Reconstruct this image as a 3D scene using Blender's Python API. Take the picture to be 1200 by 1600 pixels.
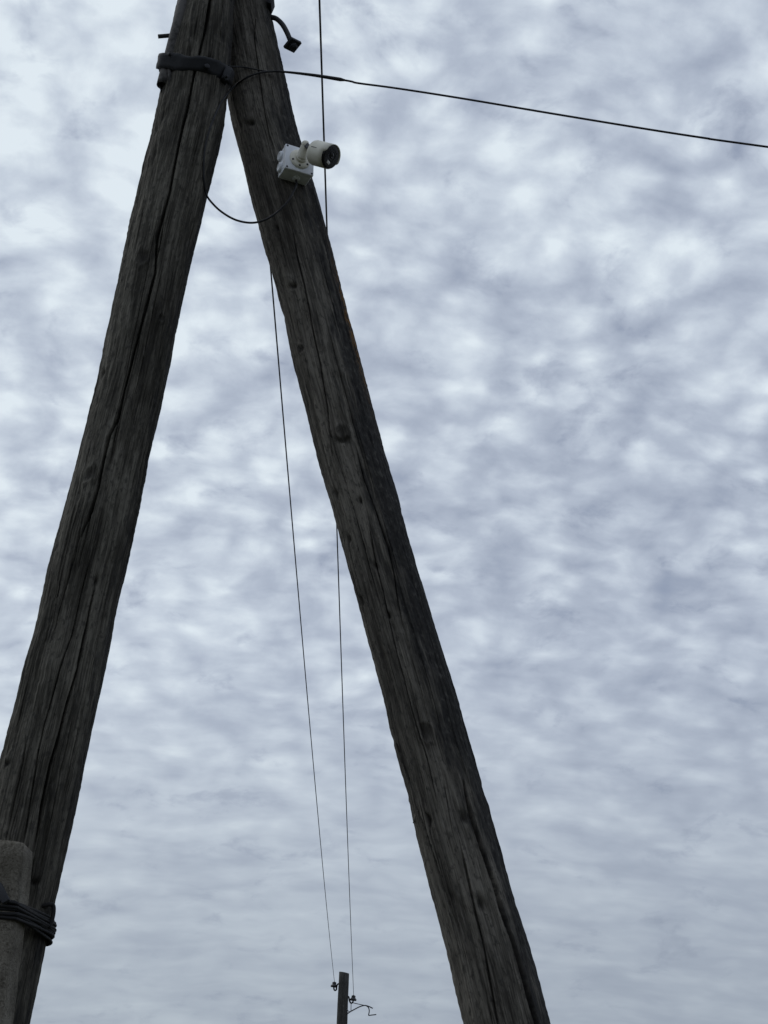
import bpy, bmesh, math, random
import numpy as np
from mathutils import Vector, Matrix

R = math.radians
random.seed(7)
for o in list(bpy.data.objects):
    bpy.data.objects.remove(o)
scene = bpy.context.scene
col = scene.collection

# ------------------------------------------------------------------ camera
CAM_Z, PITCH, F = 1.6, R(25.0), 2335.0          # F: focal length in photo pixels (1200 x 1600)
cam_data = bpy.data.cameras.new('camera')
cam_data.sensor_fit = 'VERTICAL'
cam_data.sensor_height = 24.0
cam_data.lens = 24.0 * F / 1600.0
cam_data.clip_start, cam_data.clip_end = 0.05, 20000
cam = bpy.data.objects.new('camera', cam_data)
cam.location = (0, 0, CAM_Z)
cam.rotation_euler = (math.pi / 2 + PITCH, 0, 0)
col.objects.link(cam)
scene.camera = cam

# ------------------------------------------------------------------ sky, sun, exposure
SUN_EL, SUN_AZ = R(52), R(-62)                   # azimuth from +Y (view direction), negative = to the left
sun_dir = Vector((math.sin(SUN_AZ) * math.cos(SUN_EL), math.cos(SUN_AZ) * math.cos(SUN_EL), math.sin(SUN_EL)))
world = bpy.data.worlds.new('World')
scene.world = world
world.use_nodes = True
WN, WL = world.node_tree.nodes, world.node_tree.links
WN.clear()


def wn(t, **kw):
    n = WN.new(t)
    for k, v in kw.items():
        setattr(n, k, v)
    return n


def wmath(op, a, b=None, clamp=False):
    n = wn('ShaderNodeMath', operation=op, use_clamp=clamp)
    for i, v in enumerate((a, b)):
        if v is None:
            continue
        if isinstance(v, (int, float)):
            n.inputs[i].default_value = v
        else:
            WL.new(v, n.inputs[i])
    return n.outputs[0]


def wrange(v, a, b, c, d, smooth=True):
    n = wn('ShaderNodeMapRange', interpolation_type='SMOOTHSTEP' if smooth else 'LINEAR')
    WL.new(v, n.inputs['Value'])
    for k, x in zip(('From Min', 'From Max', 'To Min', 'To Max'), (a, b, c, d)):
        n.inputs[k].default_value = x
    return n.outputs['Result']


def wnoise(vec, scale, detail, rough, dist=0.0):
    n = wn('ShaderNodeTexNoise', noise_dimensions='3D')
    WL.new(vec, n.inputs['Vector'])
    n.inputs['Scale'].default_value = scale
    n.inputs['Detail'].default_value = detail
    n.inputs['Roughness'].default_value = rough
    n.inputs['Distortion'].default_value = dist
    return n


sky_tex = wn('ShaderNodeTexSky', sky_type='NISHITA')
sky_tex.sun_disc = False
sky_tex.sun_elevation = SUN_EL
sky_tex.sun_rotation = SUN_AZ
sky_tex.air_density, sky_tex.dust_density, sky_tex.ozone_density = 1.0, 1.5, 1.0
tc = wn('ShaderNodeTexCoord')
sep = wn('ShaderNodeSeparateXYZ')
WL.new(tc.outputs['Generated'], sep.inputs[0])
zc = wmath('MAXIMUM', sep.outputs['Z'], 0.0)
comb = wn('ShaderNodeCombineXYZ')
WL.new(wmath('DIVIDE', sep.outputs['X'], wmath('ADD', zc, 0.50)), comb.inputs['X'])
WL.new(wmath('DIVIDE', sep.outputs['Y'], wmath('ADD', zc, 0.42)), comb.inputs['Y'])
# the cloud sheet: rotated, gently warped
mapn = wn('ShaderNodeMapping')
mapn.inputs['Rotation'].default_value = (0, 0, R(-9))
mapn.inputs['Location'].default_value = (3.3, 1.7, 0.4)
WL.new(comb.outputs[0], mapn.inputs['Vector'])
warp = wnoise(mapn.outputs[0], 12.0, 2.0, 0.5)
wv = wn('ShaderNodeVectorMath', operation='SUBTRACT')
WL.new(warp.outputs['Color'], wv.inputs[0])
wv.inputs[1].default_value = (0.5, 0.5, 0.5)
wv2 = wn('ShaderNodeVectorMath', operation='SCALE')
WL.new(wv.outputs[0], wv2.inputs[0])
wv2.inputs['Scale'].default_value = 0.035
wp = wn('ShaderNodeVectorMath', operation='ADD')
WL.new(mapn.outputs[0], wp.inputs[0])
WL.new(wv2.outputs[0], wp.inputs[1])
P = wp.outputs[0]
big = wnoise(P, 3.0, 2.0, 0.5).outputs['Fac']
mid = wnoise(P, 18.0, 2.0, 0.5).outputs['Fac']
puff_n = wn('ShaderNodeTexVoronoi', feature='SMOOTH_F1', voronoi_dimensions='3D')
WL.new(P, puff_n.inputs['Vector'])
puff_n.inputs['Scale'].default_value = 29.0
puff_n.inputs['Smoothness'].default_value = 0.6
puff_n.inputs['Detail'].default_value = 1.0
puff_n.inputs['Roughness'].default_value = 0.35
fine = wnoise(P, 58.0, 5.0, 0.58).outputs['Fac']
gapn = wnoise(P, 24.0, 5.0, 0.6, 0.15).outputs['Fac']
gaps = wrange(gapn, 0.55, 0.74, 0.0, 1.0)
wide = wn('ShaderNodeMapping')
wide.inputs['Scale'].default_value = (0.42, 1.0, 1.0)
WL.new(P, wide.inputs['Vector'])
bands = wnoise(wide.outputs[0], 17.0, 3.0, 0.5).outputs['Fac']
hi = wrange(sep.outputs['Z'], 0.12, 0.46, 0.25, 1.0)
lo = wmath('SUBTRACT', 1.25, hi)
n1 = wmath('MULTIPLY', wmath('SUBTRACT', big, 0.5), 0.46)
n2 = wmath('MULTIPLY', wmath('MULTIPLY', wmath('SUBTRACT', mid, 0.5), 0.62), hi)
n3 = wmath('MULTIPLY', wmath('MULTIPLY', wmath('SUBTRACT', 0.36, puff_n.outputs['Distance']), 0.92), hi)
n4 = wmath('MULTIPLY', wmath('MULTIPLY', wmath('SUBTRACT', fine, 0.5), 0.62), hi)
n5 = wmath('MULTIPLY', wmath('MULTIPLY', wmath('SUBTRACT', bands, 0.5), 1.15), lo)
n6 = wmath('MULTIPLY', gaps, -0.30)
rip = wn('ShaderNodeMapping')
rip.inputs['Rotation'].default_value = (0, 0, R(16))
rip.inputs['Scale'].default_value = (0.50, 1.25, 1.0)
WL.new(P, rip.inputs['Vector'])
rows_n = wnoise(rip.outputs[0], 30.0, 3.0, 0.5).outputs['Fac']
n1 = wmath('ADD', n1, wmath('MULTIPLY', wmath('SUBTRACT', rows_n, 0.5), 0.72))
dens = wmath('ADD', wmath('ADD', wmath('ADD', n1, n2), wmath('ADD', n3, n4)), wmath('ADD', n5, wmath('ADD', n6, 0.03)))
# thin haze evens the sheet out low over the horizon
contrast = wrange(sep.outputs['Z'], 0.08, 0.40, 0.45, 1.0)
dens = wmath('MULTIPLY', dens, contrast)
# glow of the veiled sun: brighter sheet towards it
dot = wn('ShaderNodeVectorMath', operation='DOT_PRODUCT')
WL.new(tc.outputs['Generated'], dot.inputs[0])
dot.inputs[1].default_value = sun_dir
glow = wrange(dot.outputs['Value'], 0.25, 1.0, 0.0, 1.0)
dens = wmath('ADD', wmath('ADD', wmath('MULTIPLY', dens, 0.76), 0.565), wmath('MULTIPLY', glow, 0.50))
ramp = wn('ShaderNodeValToRGB')
ramp.color_ramp.interpolation = 'LINEAR'
els = ramp.color_ramp.elements
els[0].position, els[0].color = 0.0, (0.285, 0.332, 0.435, 1)
els[1].position, els[1].color = 1.0, (0.74, 0.82, 0.885, 1)
for pos, c in ((0.25, (0.345, 0.397, 0.500, 1)), (0.50, (0.440, 0.500, 0.604, 1)), (0.75, (0.575, 0.645, 0.738, 1))):
    e = els.new(pos)
    e.color = c
WL.new(dens, ramp.inputs[0])
# greyer towards the horizon
low = wrange(sep.outputs['Z'], 0.06, 0.36, 0.80, 0.0)
mixh = wn('ShaderNodeMix', data_type='RGBA')
WL.new(low, mixh.inputs['Factor'])
WL.new(ramp.outputs['Color'], mixh.inputs['A'])
hz = wn('ShaderNodeMix', data_type='RGBA', blend_type='MULTIPLY')
hz.inputs['Factor'].default_value = 1.0
WL.new(ramp.outputs['Color'], hz.inputs['A'])
hz.inputs['B'].default_value = (0.70, 0.71, 0.695, 1)
WL.new(hz.outputs['Result'], mixh.inputs['B'])
up = wn('ShaderNodeVectorMath', operation='SCALE')
WL.new(mixh.outputs['Result'], up.inputs[0])
up.inputs['Scale'].default_value = 10.0          # cloud radiance in the sky texture's own units
thin = wrange(dens, 0.05, 0.40, 0.88, 1.0)        # clear sky shows through the thinnest gaps
mixs = wn('ShaderNodeMix', data_type='RGBA')
WL.new(thin, mixs.inputs['Factor'])
WL.new(sky_tex.outputs['Color'], mixs.inputs['A'])
WL.new(up.outputs[0], mixs.inputs['B'])
bg = wn('ShaderNodeBackground')
bg.inputs['Strength'].default_value = 0.1
WL.new(mixs.outputs['Result'], bg.inputs['Color'])
wo = wn('ShaderNodeOutputWorld')
WL.new(bg.outputs[0], wo.inputs['Surface'])

sun_data = bpy.data.lights.new('sun', 'SUN')
sun_data.energy = 0.5
sun_data.angle = R(25)
sun_data.color = (1.0, 0.96, 0.90)
sun = bpy.data.objects.new('sun', sun_data)
sun.rotation_euler = sun_dir.to_track_quat('Z', 'Y').to_euler()
sun.location = (-20, 10, 40)
col.objects.link(sun)

scene.view_settings.view_transform = 'Standard'
scene.view_settings.look = 'None'
scene.view_settings.exposure = 0.0
scene.view_settings.gamma = 1.0
scene.view_settings.use_curve_mapping = False

# ------------------------------------------------------------------ measuring helpers
SP, CP = math.sin(PITCH), math.cos(PITCH)


def ray(x, y):
    a, b = (x - 600.0) / F, (800.0 - y) / F
    return Vector((a, CP - b * SP, SP + b * CP))


def at(x, y, Y):
    """The point of the place that stands Y metres out along the ground and is sighted at photo point (x, y)."""
    d = ray(x, y)
    return Vector((0, 0, CAM_Z)) + d * (Y / d.y)


# ------------------------------------------------------------------ objects: helpers
def tag(o, label=None, cat=None, group=None, kind=None):
    for k, v in (('label', label), ('category', cat), ('group', group), ('kind', kind)):
        if v:
            o[k] = v
    return o


def thing(name, label, cat, loc, group=None):
    o = bpy.data.objects.new(name, None)
    o.empty_display_size = 0.1
    o.location = loc
    col.objects.link(o)
    return tag(o, label, cat, group)


def wloc(o):
    v = Vector((0, 0, 0))
    while o:
        v += o.location
        o = o.parent
    return v


def obj(name, bm, mat, parent=None, smooth=True, origin=None):
    """Links a bmesh (built in world coordinates) as ONE mesh object."""
    base = wloc(parent) if parent else (Vector(origin) if origin is not None else Vector((0, 0, 0)))
    bmesh.ops.translate(bm, verts=bm.verts, vec=-base)
    bmesh.ops.recalc_face_normals(bm, faces=bm.faces)
    me = bpy.data.meshes.new(name)
    bm.to_mesh(me)
    bm.free()
    me.materials.append(mat)
    if smooth:
        me.polygons.foreach_set('use_smooth', [True] * len(me.polygons))
    o = bpy.data.objects.new(name, me)
    col.objects.link(o)
    if parent:
        o.parent = parent
    elif origin is not None:
        o.location = base
    return o


def tube(bm, pts, rad, sides=10, cap=True, closed=False):
    pts = [Vector(p) for p in pts]
    n = len(pts)
    rads = rad if isinstance(rad, (list, tuple)) else [rad] * n
    nor = None
    rings = []
    for i in range(n):
        if closed:
            t = (pts[(i + 1) % n] - pts[i - 1]).normalized()
        else:
            t = (pts[min(i + 1, n - 1)] - pts[max(i - 1, 0)]).normalized()
        if nor is None:
            h = Vector((0, 0, 1)) if abs(t.z) < 0.9 else Vector((1, 0, 0))
            nor = (h - t * h.dot(t)).normalized()
        else:
            nor = (nor - t * nor.dot(t)).normalized()
        bi = t.cross(nor)
        rings.append([bm.verts.new(pts[i] + (nor * math.cos(a) + bi * math.sin(a)) * rads[i])
                      for a in (2 * math.pi * k / sides for k in range(sides))])
    m = n if closed else n - 1
    for i in range(m):
        A, B = rings[i], rings[(i + 1) % n]
        for k in range(sides):
            bm.faces.new((A[k], A[(k + 1) % sides], B[(k + 1) % sides], B[k]))
    if cap and not closed:
        bm.faces.new(rings[0][::-1])
        bm.faces.new(rings[-1])
    return bm


def lathe(bm, o, ax, prof, sides=32, ref=None, fn=None):
    """Revolves prof [(along, radius)] about ax at o. fn(angle, index, along, radius) may vary along."""
    ax = Vector(ax).normalized()
    h = Vector(ref) if ref is not None else (Vector((0, 0, 1)) if abs(ax.z) < 0.9 else Vector((1, 0, 0)))
    u = (h - ax * h.dot(ax)).normalized()
    v = ax.cross(u)
    rings = []
    for i, (s, r) in enumerate(prof):
        if r < 1e-6:
            rings.append([bm.verts.new(Vector(o) + ax * s)])
            continue
        rg = []
        for k in range(sides):
            a = 2 * math.pi * k / sides
            ss, rr = (s, r) if fn is None else fn(a, i, s, r)
            rg.append(bm.verts.new(Vector(o) + ax * ss + (u * math.cos(a) + v * math.sin(a)) * rr))
        rings.append(rg)
    for A, B in zip(rings, rings[1:]):
        for k in range(sides):
            k2 = (k + 1) % sides
            if len(A) == 1 and len(B) == 1:
                continue
            if len(A) == 1:
                bm.faces.new((A[0], B[k2], B[k]))
            elif len(B) == 1:
                bm.faces.new((A[k], A[k2], B[0]))
            else:
                bm.faces.new((A[k], A[k2], B[k2], B[k]))
    for rg, rev in ((rings[0], True), (rings[-1], False)):
        if len(rg) > 1:
            bm.faces.new(rg[::-1] if rev else rg)
    return bm


def box(bm, c, ex, ey, ez, bevel=0.0, seg=2):
    """A box centred at c with half-extent vectors ex, ey, ez."""
    c, ex, ey, ez = Vector(c), Vector(ex), Vector(ey), Vector(ez)
    vs = {}
    for i in (-1, 1):
        for j in (-1, 1):
            for k in (-1, 1):
                vs[i, j, k] = bm.verts.new(c + ex * i + ey * j + ez * k)
    fs = []
    for q in (((-1, -1, -1), (-1, -1, 1), (-1, 1, 1), (-1, 1, -1)), ((1, -1, -1), (1, 1, -1), (1, 1, 1), (1, -1, 1)),
              ((-1, -1, -1), (1, -1, -1), (1, -1, 1), (-1, -1, 1)), ((-1, 1, -1), (-1, 1, 1), (1, 1, 1), (1, 1, -1)),
              ((-1, -1, -1), (-1, 1, -1), (1, 1, -1), (1, -1, -1)), ((-1, -1, 1), (1, -1, 1), (1, 1, 1), (-1, 1, 1))):
        fs.append(bm.faces.new([vs[p] for p in q]))
    if bevel:
        es = list({e for f in fs for e in f.edges})
        bmesh.ops.bevel(bm, geom=es, offset=bevel, segments=seg, affect='EDGES', profile=0.5)
    return bm


def spline(pts, n=8):
    """Catmull-Rom through pts."""
    p = [Vector(q) for q in pts]
    p = [p[0] * 2 - p[1]] + p + [p[-1] * 2 - p[-2]]
    out = []
    for i in range(1, len(p) - 2):
        a, b, c, d = p[i - 1:i + 3]
        for k in range(n):
            t = k / n
            out.append(0.5 * ((2 * b) + (c - a) * t + (2 * a - 5 * b + 4 * c - d) * t * t + (3 * b - a - 3 * c + d) * t ** 3))
    out.append(p[-2])
    return out


# ------------------------------------------------------------------ materials
def material(name):
    m = bpy.data.materials.new(name)
    m.use_nodes = True
    nt = m.node_tree
    return m, nt, nt.nodes['Principled BSDF']


class Nt:
    """Short hand for building node trees."""
    def __init__(s, nt):
        s.t = nt

    def new(s, t, **kw):
        n = s.t.nodes.new(t)
        for k, v in kw.items():
            setattr(n, k, v)
        return n

    def put(s, v, sock):
        if isinstance(v, (int, float, tuple)):
            sock.default_value = v
        else:
            s.t.links.new(v, sock)

    def math(s, op, a, b=None, clamp=False):
        n = s.new('ShaderNodeMath', operation=op, use_clamp=clamp)
        s.put(a, n.inputs[0])
        if b is not None:
            s.put(b, n.inputs[1])
        return n.outputs[0]

    def noise(s, vec, scale, detail=4.0, rough=0.55, dist=0.0):
        n = s.new('ShaderNodeTexNoise')
        s.put(vec, n.inputs['Vector'])
        for k, v in (('Scale', scale), ('Detail', detail), ('Roughness', rough), ('Distortion', dist)):
            n.inputs[k].default_value = v
        return n.outputs['Fac']

    def scale(s, vec, sc, loc=(0, 0, 0)):
        n = s.new('ShaderNodeMapping')
        s.put(vec, n.inputs['Vector'])
        n.inputs['Scale'].default_value = sc
        n.inputs['Location'].default_value = loc
        return n.outputs[0]

    def ramp(s, fac, stops, interp='LINEAR'):
        n = s.new('ShaderNodeValToRGB')
        n.color_ramp.interpolation = interp
        e = n.color_ramp.elements
        e[0].position, e[0].color = stops[0][0], (*stops[0][1], 1)
        e[1].position, e[1].color = stops[-1][0], (*stops[-1][1], 1)
        for p, c in stops[1:-1]:
            q = e.new(p)
            q.color = (*c, 1)
        s.put(fac, n.inputs[0])
        return n.outputs['Color']

    def mix(s, fac, a, b, mode='MIX'):
        n = s.new('ShaderNodeMix', data_type='RGBA', blend_type=mode)
        s.put(fac, n.inputs['Factor'])
        s.put(a if not isinstance(a, tuple) else (*a, 1), n.inputs['A'])
        s.put(b if not isinstance(b, tuple) else (*b, 1), n.inputs['B'])
        return n.outputs['Result']

    def rng(s, v, a, b, c=0.0, d=1.0):
        n = s.new('ShaderNodeMapRange', interpolation_type='SMOOTHSTEP')
        s.put(v, n.inputs['Value'])
        for k, x in zip(('From Min', 'From Max', 'To Min', 'To Max'), (a, b, c, d)):
            n.inputs[k].default_value = x
        return n.outputs['Result']

    def bump(s, h, strength, dist, normal=None):
        n = s.new('ShaderNodeBump')
        s.put(h, n.inputs['Height'])
        n.inputs['Strength'].default_value = strength
        n.inputs['Distance'].default_value = dist
        if normal is not None:
            s.put(normal, n.inputs['Normal'])
        return n.outputs['Normal']


def wood_material(name, tint, seed):
    m, nt, b = material(name)
    N = Nt(nt)
    at_ = N.new('ShaderNodeAttribute', attribute_name='grain')
    V = at_.outputs['Vector']
    stain_tone = N.new('ShaderNodeAttribute', attribute_name='stain_tone').outputs['Fac']
    knot = N.new('ShaderNodeAttribute', attribute_name='knot').outputs['Fac']
    lichen = N.new('ShaderNodeAttribute', attribute_name='lichen').outputs['Fac']
    off = (seed * 3.1, seed * 1.7, seed * 0.9)
    fine = N.noise(N.scale(V, (1, 1, 0.035), off), 260, 5, 0.6, 0.3)
    streak = N.noise(N.scale(V, (1, 1, 0.06), off), 55, 4, 0.6, 0.6)
    broad = N.noise(N.scale(V, (1, 1, 0.16), off), 9, 4, 0.6, 0.4)
    spots = N.noise(N.scale(V, (1, 1, 0.5), off), 70, 4, 0.65)
    f = N.math('ADD', N.math('MULTIPLY', fine, 0.30), N.math('MULTIPLY', streak, 0.30))
    patch = N.noise(N.scale(V, (1, 1, 0.45), off), 5.5, 5, 0.65, 0.5)
    f = N.math('ADD', N.math('ADD', f, N.math('MULTIPLY', broad, 0.22)), N.math('MULTIPLY', patch, 0.18))
    d, mm, l = tint
    c = N.ramp(f, [(0.42, d), (0.50, mm), (0.575, l)])
    pat = N.rng(spots, 0.53, 0.64)
    c = N.mix(N.math('MULTIPLY', pat, 0.60), c, (0.030, 0.028, 0.026))
    pale = N.rng(N.noise(N.scale(V, (1, 1, 0.25), (5, 2, seed)), 48, 5, 0.65), 0.60, 0.70)
    c = N.mix(N.math('MULTIPLY', pale, 0.35), c, (0.20, 0.185, 0.165))
    # dark weather stain, also the left pole's darker right side, ragged in shape
    edge = N.math('ADD', stain_tone, N.math('MULTIPLY', N.math('SUBTRACT', N.noise(N.scale(V, (1, 1, 0.18), off), 34, 5, 0.65), 0.5), 1.7))
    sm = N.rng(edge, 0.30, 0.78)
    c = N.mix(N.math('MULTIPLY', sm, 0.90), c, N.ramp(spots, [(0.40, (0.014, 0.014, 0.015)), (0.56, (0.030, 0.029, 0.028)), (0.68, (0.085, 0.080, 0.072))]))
    c = N.mix(N.math('MULTIPLY', knot, 0.8), c, (0.022, 0.020, 0.018))
    lm = N.math('MULTIPLY', lichen, N.rng(N.noise(N.scale(V, (1, 1, 0.5)), 60, 5, 0.7), 0.42, 0.62))
    c = N.mix(lm, c, (0.23, 0.11, 0.02))
    nt.links.new(c, b.inputs['Base Color'])
    b.inputs['Roughness'].default_value = 0.92
    b.inputs['Specular IOR Level'].default_value = 0.18
    hgt = N.math('ADD', N.math('MULTIPLY', fine, 0.6), N.math('MULTIPLY', streak, 0.8))
    nrm = N.bump(hgt, 0.85, 0.006)
    nrm = N.bump(spots, 0.45, 0.004, nrm)
    nt.links.new(nrm, b.inputs['Normal'])
    return m


def metal_material(name, base, rust, rough=0.75, amount=0.5, metallic=0.2):
    m, nt, b = material(name)
    N = Nt(nt)
    V = N.new('ShaderNodeTexCoord').outputs['Object']
    n = N.noise(V, 55, 6, 0.65)
    n2 = N.noise(V, 12, 4, 0.6)
    k = N.rng(N.math('ADD', N.math('MULTIPLY', n, 0.5), N.math('MULTIPLY', n2, 0.5)), 0.62 - amount * 0.25, 0.72 - amount * 0.1)
    nt.links.new(N.mix(k, base, rust), b.inputs['Base Color'])
    b.inputs['Roughness'].default_value = rough
    b.inputs['Metallic'].default_value = metallic
    nt.links.new(N.bump(n, 0.4, 0.003), b.inputs['Normal'])
    return m


def plastic_material(name, base, dirt, rough=0.45, spec=0.4, amount=0.25):
    m, nt, b = material(name)
    N = Nt(nt)
    V = N.new('ShaderNodeTexCoord').outputs['Object']
    n = N.noise(V, 28, 5, 0.6)
    k = N.math('MULTIPLY', N.rng(n, 0.42, 0.75), amount)
    nt.links.new(N.mix(k, base, dirt), b.inputs['Base Color'])
    nt.links.new(N.rng(n, 0.3, 0.7, rough - 0.08, rough + 0.12), b.inputs['Roughness'])
    b.inputs['Specular IOR Level'].default_value = spec
    return m


def concrete_material():
    m, nt, b = material('concrete')
    N = Nt(nt)
    V = N.new('ShaderNodeTexCoord').outputs['Object']
    a = N.noise(V, 9, 6, 0.65)
    g = N.noise(V, 150, 4, 0.7)
    st = N.noise(N.scale(V, (1, 1, 0.2)), 14, 5, 0.65)
    c = N.ramp(N.math('ADD', N.math('MULTIPLY', a, 0.55), N.math('MULTIPLY', g, 0.45)),
               [(0.38, (0.085, 0.075, 0.059)), (0.50, (0.160, 0.144, 0.116)), (0.62, (0.260, 0.238, 0.198))])
    c = N.mix(N.math('MULTIPLY', N.rng(st, 0.5, 0.72), 0.6), c, (0.045, 0.042, 0.036))
    nt.links.new(c, b.inputs['Base Color'])
    b.inputs['Roughness'].default_value = 0.95
    b.inputs['Specular IOR Level'].default_value = 0.2
    pit = N.rng(N.noise(V, 75, 3, 0.6), 0.34, 0.46)
    nt.links.new(N.bump(pit, 0.45, 0.005, N.bump(g, 0.7, 0.006, N.bump(a, 0.4, 0.02))), b.inputs['Normal'])
    return m


def ground_material():
    m, nt, b = material('dry_grass_ground')
    N = Nt(nt)
    V = N.new('ShaderNodeTexCoord').outputs['Object']
    n = N.noise(V, 0.35, 6, 0.65)
    g = N.noise(V, 14, 5, 0.7)
    c = N.ramp(N.math('ADD', N.math('MULTIPLY', n, 0.6), N.math('MULTIPLY', g, 0.4)),
               [(0.35, (0.025, 0.032, 0.014)), (0.5, (0.042, 0.044, 0.022)), (0.66, (0.075, 0.062, 0.040))])
    nt.links.new(c, b.inputs['Base Color'])
    b.inputs['Roughness'].default_value = 1.0
    nt.links.new(N.bump(g, 0.7, 0.05), b.inputs['Normal'])
    return m


M_LEFT = wood_material('weathered_wood_dark', ((0.022, 0.020, 0.016), (0.074, 0.068, 0.056), (0.165, 0.152, 0.126)), 1)
M_RIGHT = wood_material('weathered_wood_grey', ((0.036, 0.032, 0.027), (0.100, 0.091, 0.077), (0.190, 0.173, 0.147)), 2)
M_FAR = wood_material('weathered_wood_far', ((0.035, 0.034, 0.032), (0.060, 0.058, 0.054), (0.090, 0.086, 0.080)), 3)
M_STEEL = metal_material('black_tarred_steel', (0.015, 0.016, 0.020), (0.034, 0.028, 0.024), 0.75, 0.3, 0.0)
M_STRAND = metal_material('blackened_wire', (0.007, 0.007, 0.008), (0.022, 0.017, 0.014), 0.85, 0.35, 0.0)
M_PIPE = metal_material('rusty_pipe_steel', (0.085, 0.080, 0.076), (0.018, 0.016, 0.015), 0.85, 0.75, 0.0)
M_WIRE = plastic_material('aluminium_wire', (0.045, 0.047, 0.055), (0.03, 0.03, 0.035), 0.6, 0.3)
M_CABLE = plastic_material('black_cable', (0.012, 0.012, 0.014), (0.02, 0.02, 0.02), 0.55, 0.35)
M_BOX = plastic_material('grey_white_plastic', (0.80, 0.82, 0.86), (0.44, 0.44, 0.43), 0.5, 0.35, 0.26)
M_CAM = plastic_material('cream_white_plastic', (0.76, 0.735, 0.63), (0.52, 0.49, 0.40), 0.42, 0.4, 0.25)
M_BLACK = plastic_material('glossy_black_plastic', (0.008, 0.008, 0.010), (0.014, 0.014, 0.016), 0.22, 0.45)
M_GREY = plastic_material('dark_grey_plastic', (0.05, 0.052, 0.06), (0.03, 0.03, 0.03), 0.5)
M_SCREW = metal_material('dark_screw', (0.03, 0.03, 0.035), (0.02, 0.018, 0.016), 0.6, 0.3)
M_WINDOW = plastic_material('white_sensor_window', (0.74, 0.72, 0.66), (0.6, 0.6, 0.55), 0.3, 0.5, 0.1)
M_CONC = concrete_material()
M_PORC = plastic_material('dark_glazed_insulator', (0.020, 0.018, 0.020), (0.03, 0.028, 0.026), 0.3, 0.5)

# ------------------------------------------------------------------ ground
gb = bmesh.new()
S = 6000
bmesh.ops.create_grid(gb, x_segments=24, y_segments=24, size=S)
ground = obj('ground', gb, ground_material(), smooth=False)
tag(ground, 'flat dry grassy ground under the poles', None, None, 'structure')


# ------------------------------------------------------------------ noise on the pole surface
def lattice(u, v, seed, pu):
    """Smooth value noise, periodic in u with period pu (integer)."""
    rg = np.random.RandomState(seed)
    G = rg.rand(256, pu)
    iu, iv = np.floor(u).astype(int), np.floor(v).astype(int)
    fu, fv = u - iu, v - iv
    fu, fv = fu * fu * (3 - 2 * fu), fv * fv * (3 - 2 * fv)
    a, b_ = G[iv % 256, iu % pu], G[iv % 256, (iu + 1) % pu]
    c, d = G[(iv + 1) % 256, iu % pu], G[(iv + 1) % 256, (iu + 1) % pu]
    return (a * (1 - fu) + b_ * fu) * (1 - fv) + (c * (1 - fu) + d * fu) * fv - 0.5


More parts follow.
